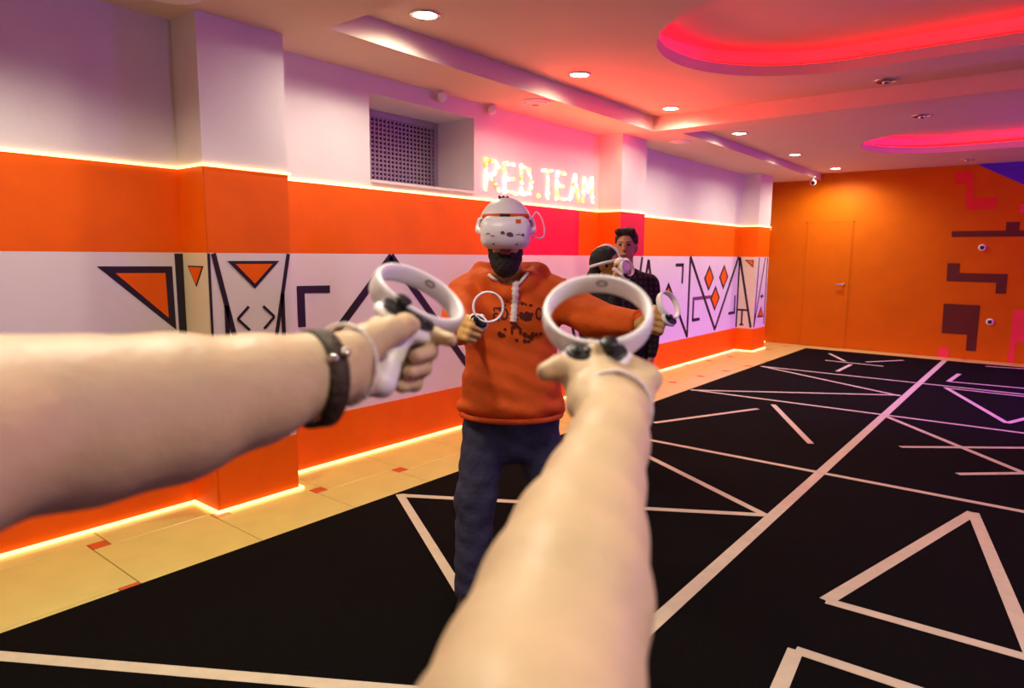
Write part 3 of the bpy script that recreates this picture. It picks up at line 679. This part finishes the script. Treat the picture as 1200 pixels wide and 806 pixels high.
headp = [El(HD+(0, 0, .01), (.076, .095, .108), .02), El(HD+(0, -.022, -.075), (.058, .068, .068), .03), Cp(HD+(0, -.088, -.005), HD+(0, -.108, -.035), .010, .014, .012),
         El(HD+(-.078, .01, -.02), (.012, .022, .032), .01), El(HD+(.078, .01, -.02), (.012, .022, .032), .01), Cp(HD+(0, .03, -.08), (-.015, 2.885, 1.42), .058, .066, .03)]
body = torso+headp+arm(mS[0], mS[1], MRW)+arm(mE[0], mE[1], MLW)+legs(*lg)+mr+ml
sdfobj('body', body, .0055, 'skin_tan', man, org=OM)
hood = [El((-.005, 2.895, 1.24), (.208, .145, .26), .05), El((0, 2.88, 1.0), (.215, .165, .20), .07), Cp((-.175, 2.905, 1.378), (.155, 2.905, 1.378), .078, .078, .06), Cp((-.205, 2.875, .90), (.205, 2.875, .90), .03, .03, .05), El((0, 2.88, .92), (.222, .165, .07), .03),
        Cp(mS[0], mS[1], .084, .072, .05), Cp(mS[1], MRW+(-.008, .06, -.004), .072, .048, .03), Cp(mE[0], mE[1], .084, .074, .05), Cp(mE[1], MLW+(-.028, .055, 0), .074, .050, .03),
        Cp((-.14, 2.93, 1.475), (-.10, 2.82, 1.455), .040, .036, .03), Cp((.11, 2.93, 1.48), (.07, 2.82, 1.46), .040, .036, .03), Cp((-.095, 2.82, 1.445), (-.02, 2.775, 1.405), .034, .024, .03), Cp((.065, 2.82, 1.45), (-.01, 2.775, 1.405), .034, .024, .03), Cp((-.13, 2.95, 1.475), (.10, 2.95, 1.48), .048, .045, .03),
        Cp(HD+(0, .02, -.07), (-.015, 2.86, 1.36), .060, .062, .015, neg=True)]
def folds(x, y, z): return .0035*np.sin(z*38+np.sin(x*17)*2.0)*np.sin(x*21+z*9+y*13)+.002*np.sin(z*83+x*31+y*22)
sdfobj('hoodie', hood, .0065, 'hoodie', man, folds, OM)
hb = [(.216*math.cos(a), 2.878+.160*math.sin(a), .872) for a in np.linspace(0, 2*math.pi, 48, endpoint=False)]
vmesh('hem_band', tubeg(hb, .012, 8, True), OM, 'hoodie_rib', man)
for cc, axx in ((MRW+(-.006, .045, -.003), MRW-np.array(mS[1])), (MLW+(-.02, .04, 0), MLW-np.array(mE[1]))):
    vmesh('cuff', tubeg(around(cc, axx, .042, .042, 28), .010, 8, True), OM, 'hoodie_rib', man)
jn = [El((0, 2.89, .87), (.185, .14, .11), .03), El((0, 2.90, .76), (.13, .11, .12), .05)]+[Cp(a, b, ra, rb, .035) for a, b, ra, rb in ((lg[0], lg[1], .108, .086), (lg[1], (-.172, 2.865, .07), .086, .078), (lg[3], lg[4], .108, .086), (lg[4], (.205, 2.975, .07), .086, .078))]+[Bx((0, 2.9, -.07), (2, 2, .1), 0, 0, neg=True)]
sdfobj('jeans', jn, .0075, 'jeans', man, lambda x, y, z: .004*np.sin(z*55+np.sin(x*25)*1.5)*np.sin(x*30+z*14)+0*y, OM)
for x, y, dx in ((-.172, 2.86, -.03), (.205, 2.97, .05)):
    s_ = sdfobj('shoe', [Cp((x, y+.03, .045), (x+dx, y-.13, .036), .044, .036, .02), Cp((x, y+.01, .08), (x, y, .11), .042, .042, .02), Bx((0, 0, -.0915), (2, 5, .1), 0, 0, neg=True)], .006, 'shoe_black', man, org=OM)
    vmesh('sole', tubeg([(x+.03*math.cos(a)+dx*(.5-.5*math.sin(a)), y-.05+.115*math.sin(a), .0168) for a in np.linspace(0, 6.283, 20)[:-1]], .008, 6, True), OM, 'white_plastic', s_)
hair = [El(HD+(0, .012, .02), (.083, .100, .110), .01), Bx(HD+(0, -.09, -.03), (.2, .09, .12), .0, 0, neg=True), Bx(HD+(0, 0, -.12), (.2, .2, .08), 0, 0, neg=True)]
hair += [Cp(HD+(dx, -.02, .10), HD+(dx*1.2, -.03, .135), .012, .005, .01) for dx in (-.022, -.008, .006)]
sdfobj('hair', hair, .005, 'hair_dark', man, org=OM)
beard = [El(HD+(0, -.035, -.118), (.062, .064, .052), .02), El(HD+(-.052, -.008, -.075), (.020, .042, .055), .02), El(HD+(.052, -.008, -.075), (.020, .042, .055), .02), Cp(HD+(-.026, -.094, -.070), HD+(.026, -.094, -.070), .008, .008, .010), El(HD+(0, -.05, -.15), (.046, .05, .042), .03), El(HD+(0, -.112, -.088), (.027, .03, .011), .006, neg=True)]
sdfobj('beard', beard, .0045, 'hair_dark', man, lambda x, y, z: .002*np.sin(x*210)*np.sin(z*190+y*80), OM)
sdfobj('mouth', [Cp(HD+(-.018, -.090, -.086), HD+(.018, -.090, -.086), .006, .006, .003), Cp(HD+(-.014, -.090, -.093), HD+(.014, -.090, -.093), .006, .006, .003)], .002, 'lips', man, org=OM)
# drawstring and chest print laid onto the hoodie surface
def on_chest(x, z, lift=.002):
    P = np.array([[x, 2.5, z]], np.float32)
    for _ in range(60):
        dd = float(sdf_at(hood, P)[0]) if True else 0
        P[0, 1] += max(-.02, min(.05, dd*.7))
    return (x, float(P[0, 1])-lift, z)
cord = [on_chest(x, z, .007) for x, z in [(.012, 1.445), (.012, 1.42), (.011, 1.39), (.010, 1.36), (.008, 1.33), (.006, 1.305), (.004, 1.285)]]
ds = vmesh('drawstring', tubeg(catmull(cord, 3), [.014+.003*math.sin(i*2.6) for i in range(19)], 8), OM, 'cord_white', man)
for pts in ([(-.098, 1.475), (-.07, 1.455), (-.03, 1.44), (.01, 1.43)], [(.062, 1.485), (.045, 1.462), (.03, 1.445), (.012, 1.43)]):
    vmesh('drawstring_loop', tubeg(catmull([on_chest(x, z, .006) for x, z in pts], 4), .007, 8), OM, 'cord_white', man)
def pstroke(path, wd):
    Q = []; 
    for (a, b) in zip(path[:-1], path[1:]):
        n = max(2, int(math.dist(a, b)/.008)); Q += [(a[0]+(b[0]-a[0])*t/n, a[1]+(b[1]-a[1])*t/n) for t in range(n)]
    Q.append(path[-1]); V = []; F = []
    for i, q in enumerate(Q):
        a = np.array(Q[max(0, i-1)]); b = np.array(Q[min(len(Q)-1, i+1)]); dd = (b-a)/np.linalg.norm(b-a); nn = np.array([-dd[1], dd[0]])*wd/2
        V += [on_chest(q[0]-nn[0], q[1]-nn[1], .0045), on_chest(q[0]+nn[0], q[1]+nn[1], .0045)]
    F = [(2*i, 2*i+1, 2*i+3, 2*i+2) for i in range(len(Q)-1)]
    return V, F
def pblot(x, z, r, rs=random.Random(5)):
    V = [on_chest(x, z, .0048)]+[on_chest(x+r*rs.uniform(.55, 1.25)*math.cos(a), z+r*rs.uniform(.55, 1.15)*math.sin(a), .0045) for a in np.linspace(0, 6.283, 10)[:-1]]
    return V, [(0, 1+i, 1+(i+1) % 9) for i in range(9)]
def glyph(ch, x, z, w_, h_): return [pstroke([(x+a*w_/.7, z+b*h_) for a, b in st], .008) for st in GL[ch]] if ch != 'O' else [pstroke([(x+w_/2+w_/2*math.cos(a), z+h_/2+h_/2*math.sin(a)) for a in np.linspace(0, 6.283, 11)], .008)]
prt = []
for ch, x, z in (('E', -.075, 1.295), ('D', -.042, 1.295), ('O', .098, 1.295), ('D', .132, 1.295)): prt += glyph(ch, x, z, .024, .044)
for x, z, r in [(.055, 1.305, .022), (.035, 1.318, .012), (.07, 1.30, .014), (.08, 1.315, .01), (-.05, 1.335, .010), (.04, 1.36, .010), (.055, 1.355, .007), (.075, 1.352, .008), (-.02, 1.37, .008), (-.03, 1.352, .006), (.02, 1.375, .006),
                (-.03, 1.255, .008), (-.05, 1.235, .013), (-.035, 1.23, .008), (.055, 1.232, .012), (.085, 1.235, .010), (.10, 1.232, .009), (.118, 1.234, .008), (.075, 1.222, .013), (.02, 1.21, .009), (.055, 1.205, .012), (.07, 1.203, .008)]: prt.append(pblot(x, z, r))
prt.append(pstroke([(.0, 1.235), (-.002, 1.262), (.02, 1.27), (.035, 1.255), (.032, 1.235)], .010))
vmesh('chest_print', join(prt), OM, 'print_dark', man, False)

# headset worn by him
hs = tag(vroot('vr_headset', tuple(HD)), 'white virtual reality headset with stickers worn by the orange-hoodie player', 'headset')
VC = HD+(0, -.115, -.012)
visor = sdfobj('visor', [Bx(VC, (.098, .042, .064), .040, 0), El(VC+(0, -.03, 0), (.085, .03, .055), .015)], .0038, 'white_plastic', hs, org=tuple(HD))
sdfobj('face_gasket', [Bx(VC+(0, .045, .0), (.082, .022, .056), .02, 0)], .004, 'black_plastic', hs, org=tuple(HD))
shell = [El(HD+(0, -.005, .005), (.112, .122, .128), 0), El(HD+(0, .0, -.005), (.103, .115, .120), 0, neg=True), Bx(HD+(0, 0, -.135), (.3, .3, .175), 0, 0, neg=True), Bx(HD+(0, .23, 0), (.3, .2, .3), 0, 0, neg=True)]
sdfobj('forehead_strap', shell, .0035, 'white_plastic', hs, org=tuple(HD))
for sg in (-1, 1):
    vmesh('side_strap', tubeg(catmull([HD+(sg*.085, -.10, -.012), HD+(sg*.108, -.05, -.005), HD+(sg*.112, .0, .012), HD+(sg*.105, .03, .045)], 6), .012, 10), tuple(HD), 'white_plastic', hs)
sdfobj('rear_cradle', [El(HD+(0, .095, -.01), (.075, .03, .05), 0)], .005, 'white_plastic', hs, org=tuple(HD))
vmesh('brow_pad', tubeg(catmull([HD+(-.085, -.078, .052), HD+(-.05, -.112, .050), HD+(0, -.122, .050), HD+(.05, -.112, .050), HD+(.085, -.078, .052)], 6), .012, 8), tuple(HD), 'sticker_orange', hs)
vmesh('hinge', boxg(HD+(-.022, -.137, .045), HD+(.018, -.12, .058)), tuple(HD), 'black_plastic', hs, False)
vmesh('cable', tubeg(catmull([HD+(.105, .0, .05), HD+(.125, .0, .075), HD+(.148, -.01, .045), HD+(.158, -.01, -.005), HD+(.145, -.02, -.03), HD+(.108, -.05, -.025)], 8), .0032, 8), tuple(HD), 'white_plastic', hs)
vp = [Bx(VC, (.098, .042, .064), .040, 0), El(VC+(0, -.03, 0), (.085, .03, .055), .015)]
def on_visor(x, z, lift=.0012):
    P = np.array([[VC[0]+x, VC[1]-.15, VC[2]+z]], np.float32)
    for _ in range(60): P[0, 1] += float(sdf_at(vp, P)[0])*.8
    return (float(P[0, 0]), float(P[0, 1])-lift, float(P[0, 2]))
def sticker(poly, m):
    n = len(poly); c = tuple(np.mean(poly, 0)); Q = []
    for i in range(n):
        a, b = poly[i], poly[(i+1) % n]; Q += [a, ((a[0]+b[0])/2, (a[1]+b[1])/2)]
    n = len(Q); H = [(c[0]+(x-c[0])*.5, c[1]+(z-c[1])*.5) for x, z in Q]
    V = [on_visor(x, z, .0022) for x, z in Q]+[on_visor(x, z, .0022) for x, z in H]+[on_visor(*c, .0022)]
    F = [(i, n+i, n+(i+1) % n, (i+1) % n) for i in range(n)]+[(n+i, 2*n, n+(i+1) % n) for i in range(n)]
    vmesh('sticker', (V, F), tuple(HD), m, visor, False)
sticker(rect(.040, .060, .034, .050), 'sticker_orange')
for cx, cz, sx_, sz_, m in ((-.010, -.003, .010, .008, 'sticker_grey'), (.018, -.008, .018, .010, 'sticker_grey'), (-.068, -.006, .009, .004, 'sticker_tan'), (-.048, -.014, .010, .004, 'sticker_tan'), (.05, -.008, .012, .003, 'sticker_tan'), (.068, -.010, .006, .006, 'sticker_grey')):
    q = random.Random(int(cx*1000)); sticker([(cx+sx_*q.uniform(.6, 1.1)*math.cos(a), cz+sz_*q.uniform(.6, 1.1)*math.sin(a)) for a in np.linspace(0, 6.283, 9)[:-1]], m)
for sx_ in (-.045, .045): sticker([(sx_+.004*math.cos(a), -.046+.003*math.sin(a)) for a in np.linspace(0, 6.283, 9)[:-1]], 'black_plastic')
controller('small white ring controller in the orange-hoodie player\'s hand before his chest', (-0.0824, 2.30, 1.3797), (.08, -.98, .10), (-.55, .1, -.83), mrm(.062, -.026, -.026), 'ring controllers held by the players', mark=False)
controller('small white ring controller in the orange-hoodie player\'s outstretched hand near the mural', (0.556, 2.40, 1.384), (.62, -.66, .42), (-.5, .15, -.85), mlm(.062, -.026, -.026), 'ring controllers held by the players', mark=False)

# ---- bystander in the plaid shirt
OP = (.80, 4.85, 0)
pm = vroot('person', (.826, 5.0, 0))
tag(pm, 'dark-haired bystander in a dark plaid shirt looking down behind the players', 'person')
PH = np.array((.795, 4.80, 1.625))
pl = ((.72, 4.86, .86), (.72, 4.84, .46), (.71, 4.87, .09), (.90, 4.88, .86), (.91, 4.86, .46), (.92, 4.90, .09))
fd = nz3((-.30, -.95, 0))
def face(H, f, sc=1.0):
    s = nz3(np.cross(f, (0, 0, 1))); m = lambda a, b, c: H+sc*(s*a+f*b+np.array((0, 0, c)))
    R = np.stack([s, f, np.array((0, 0, 1.))], 1)
    return [El(m(0, -.005, .015), (.074*sc, .094*sc, .105*sc), .02, R), El(m(0, .030, -.065), (.055*sc, .060*sc, .06*sc), .03, R), Cp(m(0, .088, .0), m(0, .106, -.028), .009*sc, .013*sc, .01), Cp(m(-.03, .078, .022), m(.03, .078, .022), .012*sc, .012*sc, .012),
            El(m(-.076, -.01, -.01), (.012*sc, .022*sc, .03*sc), .01, R), El(m(.076, -.01, -.01), (.012*sc, .022*sc, .03*sc), .01, R), El(m(0, .085, -.066), (.024*sc, .012*sc, .009*sc), .008, R),
            El(m(-.03, .094, .006), (.014*sc, .012*sc, .008*sc), .006, R, True), El(m(.03, .094, .006), (.014*sc, .012*sc, .008*sc), .006, R, True)], m, R
pfc, pfm, pR = face(PH, fd)
ph1, _ = hand((.66, 4.62, 1.02), (-.3, -.9, .1), (.3, 0, .95), True, 1.0, k=.004)
ph2, _ = hand((1.00, 4.80, .80), (0, -.2, -.98), (0, -.98, .2), False, 1.0, k=.004)
pb = pfc+[Cp(PH+(.0, .03, -.07), (.81, 4.87, 1.40), .055, .06, .03), El((.81, 4.87, 1.22), (.175, .11, .24), .04), El((.81, 4.87, .98), (.16, .115, .18), .05), Cp((.66, 4.86, 1.37), (.98, 4.88, 1.36), .055, .055, .05)]+arm((.64, 4.86, 1.36), (.60, 4.78, 1.08), (.66, 4.62, 1.02))+arm((.99, 4.88, 1.35), (1.04, 4.87, 1.07), (1.00, 4.80, .80))+legs(*pl)+ph1+ph2
sdfobj('body', pb, .0065, 'skin_face', pm, org=OP)
sdfobj('shirt', [El((.81, 4.87, 1.22), (.198, .135, .25), .04), El((.81, 4.87, .98), (.185, .14, .20), .05), El((.81, 4.87, .80), (.19, .145, .06), .03), Cp((.66, 4.86, 1.365), (.98, 4.88, 1.355), .070, .070, .05), Cp((.64, 4.86, 1.35), (.60, 4.78, 1.08), .075, .06, .03), Cp((.60, 4.78, 1.08), (.65, 4.645, 1.03), .06, .045, .03), Cp((.99, 4.88, 1.34), (1.035, 4.87, 1.07), .075, .062, .03), Cp((1.035, 4.87, 1.07), (1.005, 4.81, .84), .06, .046, .03),
        Cp((.74, 4.84, 1.43), (.86, 4.86, 1.43), .03, .03, .03), Cp(PH+(0, .03, -.06), (.80, 4.84, 1.35), .054, .058, .01, neg=True)], .008, 'plaid', pm, lambda x, y, z: .003*np.sin(z*45+x*20)*np.sin(x*30+y*12), OP)
sdfobj('trousers', [El((.81, 4.87, .86), (.175, .135, .11), .03)]+[Cp(a, b, ra, rb, .03) for a, b, ra, rb in ((pl[0], pl[1], .10, .078), (pl[1], (.71, 4.87, .06), .078, .07), (pl[3], pl[4], .10, .078), (pl[4], (.92, 4.90, .06), .078, .07))]+[Bx((.8, 4.9, -.07), (2, 2, .1), 0, 0, neg=True)], .009, 'dark_cloth', pm, org=OP)
for x, y in ((.71, 4.86), (.92, 4.89)): sdfobj('shoe', [Cp((x, y+.03, .045), (x-.02, y-.14, .036), .045, .036, .02), Bx((.8, 4.8, -.0915), (2, 3, .1), 0, 0, neg=True)], .007, 'shoe_black', pm, org=OP)
sdfobj('hair', [El(pfm(0, -.015, .045), (.084, .100, .090), .01, pR), El(pfm(0, -.05, .0), (.078, .06, .08), .02, pR), El(pfm(0, .075, .02), (.06, .06, .062), .012, pR, True), Cp(pfm(-.05, .06, .105), pfm(.05, .07, .10), .022, .024, .02)], .005, 'hair_brown', pm, lambda x, y, z: .002*np.sin(x*150+z*60)*np.sin(y*120), OP)
for sg in (-1, 1):
    sdfobj('eyebrow', [Cp(pfm(sg*.016, .090, .026), pfm(sg*.042, .080, .028), .0045, .004, .002)], .002, 'hair_brown', pm, org=OP)
    sdfobj('eye', [El(pfm(sg*.03, .080, .007), (.012, .010, .007), 0, pR)], .002, 'hair_dark', pm, org=OP)
sdfobj('mouth', [Cp(pfm(-.02, .093, -.066), pfm(.02, .093, -.066), .005, .005, .002)], .002, 'lips', pm, org=OP)

# ---- second player seen in profile behind the big ring
OQ = (.60, 4.45, 0)
pq = vroot('person', OQ)
tag(pq, 'second headset player in profile, hand raised to the face beside the bystander', 'person')
QH = np.array((.608, 4.42, 1.495)); qf = nz3((.93, -.36, 0))
qfc, qm, qR = face(QH, qf, .93)
qh, qhm = hand((.645, 4.26, 1.40), (.45, .25, .85), (.55, .75, -.2), False, .95, k=.004)
ql = ((.53, 4.48, .80), (.54, 4.48, .43), (.53, 4.50, .09), (.68, 4.50, .80), (.70, 4.50, .43), (.70, 4.53, .09))
qb = qfc+[Cp(QH+(-.03, .01, -.06), (.59, 4.47, 1.32), .048, .055, .03), El((.59, 4.47, 1.14), (.14, .12, .22), .04), El((.60, 4.48, .90), (.14, .125, .17), .05), Cp((.55, 4.36, 1.29), (.60, 4.60, 1.29), .05, .05, .05)]+arm((.57, 4.33, 1.29), (.66, 4.22, 1.14), (.645, 4.26, 1.40), (.045, .038, .026))+arm((.60, 4.62, 1.28), (.66, 4.66, 1.04), (.78, 4.56, 1.10), (.045, .038, .026))+legs(*ql)+qh+hand((.78, 4.56, 1.10), (.8, -.5, .2), (0, .2, .97), True, .95, k=.004)[0]
sdfobj('body', qb, .0065, 'skin_tan', pq, org=OQ)
sdfobj('jumper', [El((.59, 4.47, 1.14), (.162, .142, .23), .04), El((.60, 4.48, .90), (.165, .15, .15), .05), Cp((.55, 4.36, 1.285), (.60, 4.60, 1.285), .062, .062, .05), Cp((.57, 4.33, 1.285), (.66, 4.22, 1.14), .06, .05, .03), Cp((.66, 4.22, 1.14), (.650, 4.245, 1.31), .05, .036, .02), Cp((.60, 4.62, 1.28), (.66, 4.66, 1.04), .06, .05, .03), Cp((.66, 4.66, 1.04), (.75, 4.585, 1.085), .05, .036, .02), Cp(QH+(-.02, .01, -.07), (.60, 4.45, 1.28), .046, .05, .01, neg=True)], .008, 'dark_cloth', pq, org=OQ)
sdfobj('trousers', [El((.60, 4.48, .82), (.15, .135, .10), .03)]+[Cp(a, b, ra, rb, .03) for a, b, ra, rb in ((ql[0], ql[1], .09, .07), (ql[1], (.53, 4.5, .06), .07, .06), (ql[3], ql[4], .09, .07), (ql[4], (.70, 4.53, .06), .07, .06))]+[Bx((.6, 4.5, -.07), (2, 2, .1), 0, 0, neg=True)], .009, 'dark_cloth', pq, org=OQ)
for x, y in ((.53, 4.5), (.70, 4.53)): sdfobj('shoe', [Cp((x-.03, y, .042), (x+.12, y-.04, .034), .042, .034, .02), Bx((.6, 4.5, -.0915), (2, 3, .1), 0, 0, neg=True)], .007, 'shoe_black', pq, org=OQ)
sdfobj('hair', [El(qm(0, -.015, .03), (.079, .098, .095), .01, qR), El(qm(0, -.06, -.05), (.066, .048, .09), .03, qR), El(qm(0, .085, -.02), (.085, .075, .09), .012, qR, True)], .006, 'hair_dark', pq, lambda x, y, z: .002*np.sin(x*150+z*60)*np.sin(y*120), OQ)
qs = tag(vroot('vr_headset', tuple(QH)), 'white headset tinted violet on the player seen in profile', 'headset')
qv = qm(0, .112, -.005)
sdfobj('visor', [Bx(qv, (.092, .042, .052), .034, 0, qR)], .005, 'white_plastic', qs, org=tuple(QH))
vmesh('head_strap', tubeg(around(qm(0, .0, .012), np.array((qf[0]*-.25, qf[1]*-.25, .97)), .108, .086, 30, ref=qf), .011, 8, True), tuple(QH), 'white_plastic', qs)
vmesh('top_strap', tubeg(catmull([qm(0, -.105, .03), qm(0, -.08, .10), qm(0, 0, .135), qm(0, .07, .10), qm(0, .10, .03)], 6), .010, 8), tuple(QH), 'white_plastic', qs)
controller('white controller lit violet, raised at the face of the player in profile', (.715, 4.24, 1.478), (.55, -.75, .35), (-.5, .2, -.8), qhm(.062, -.026, -.03), 'ring controllers held by the players', mark=False)
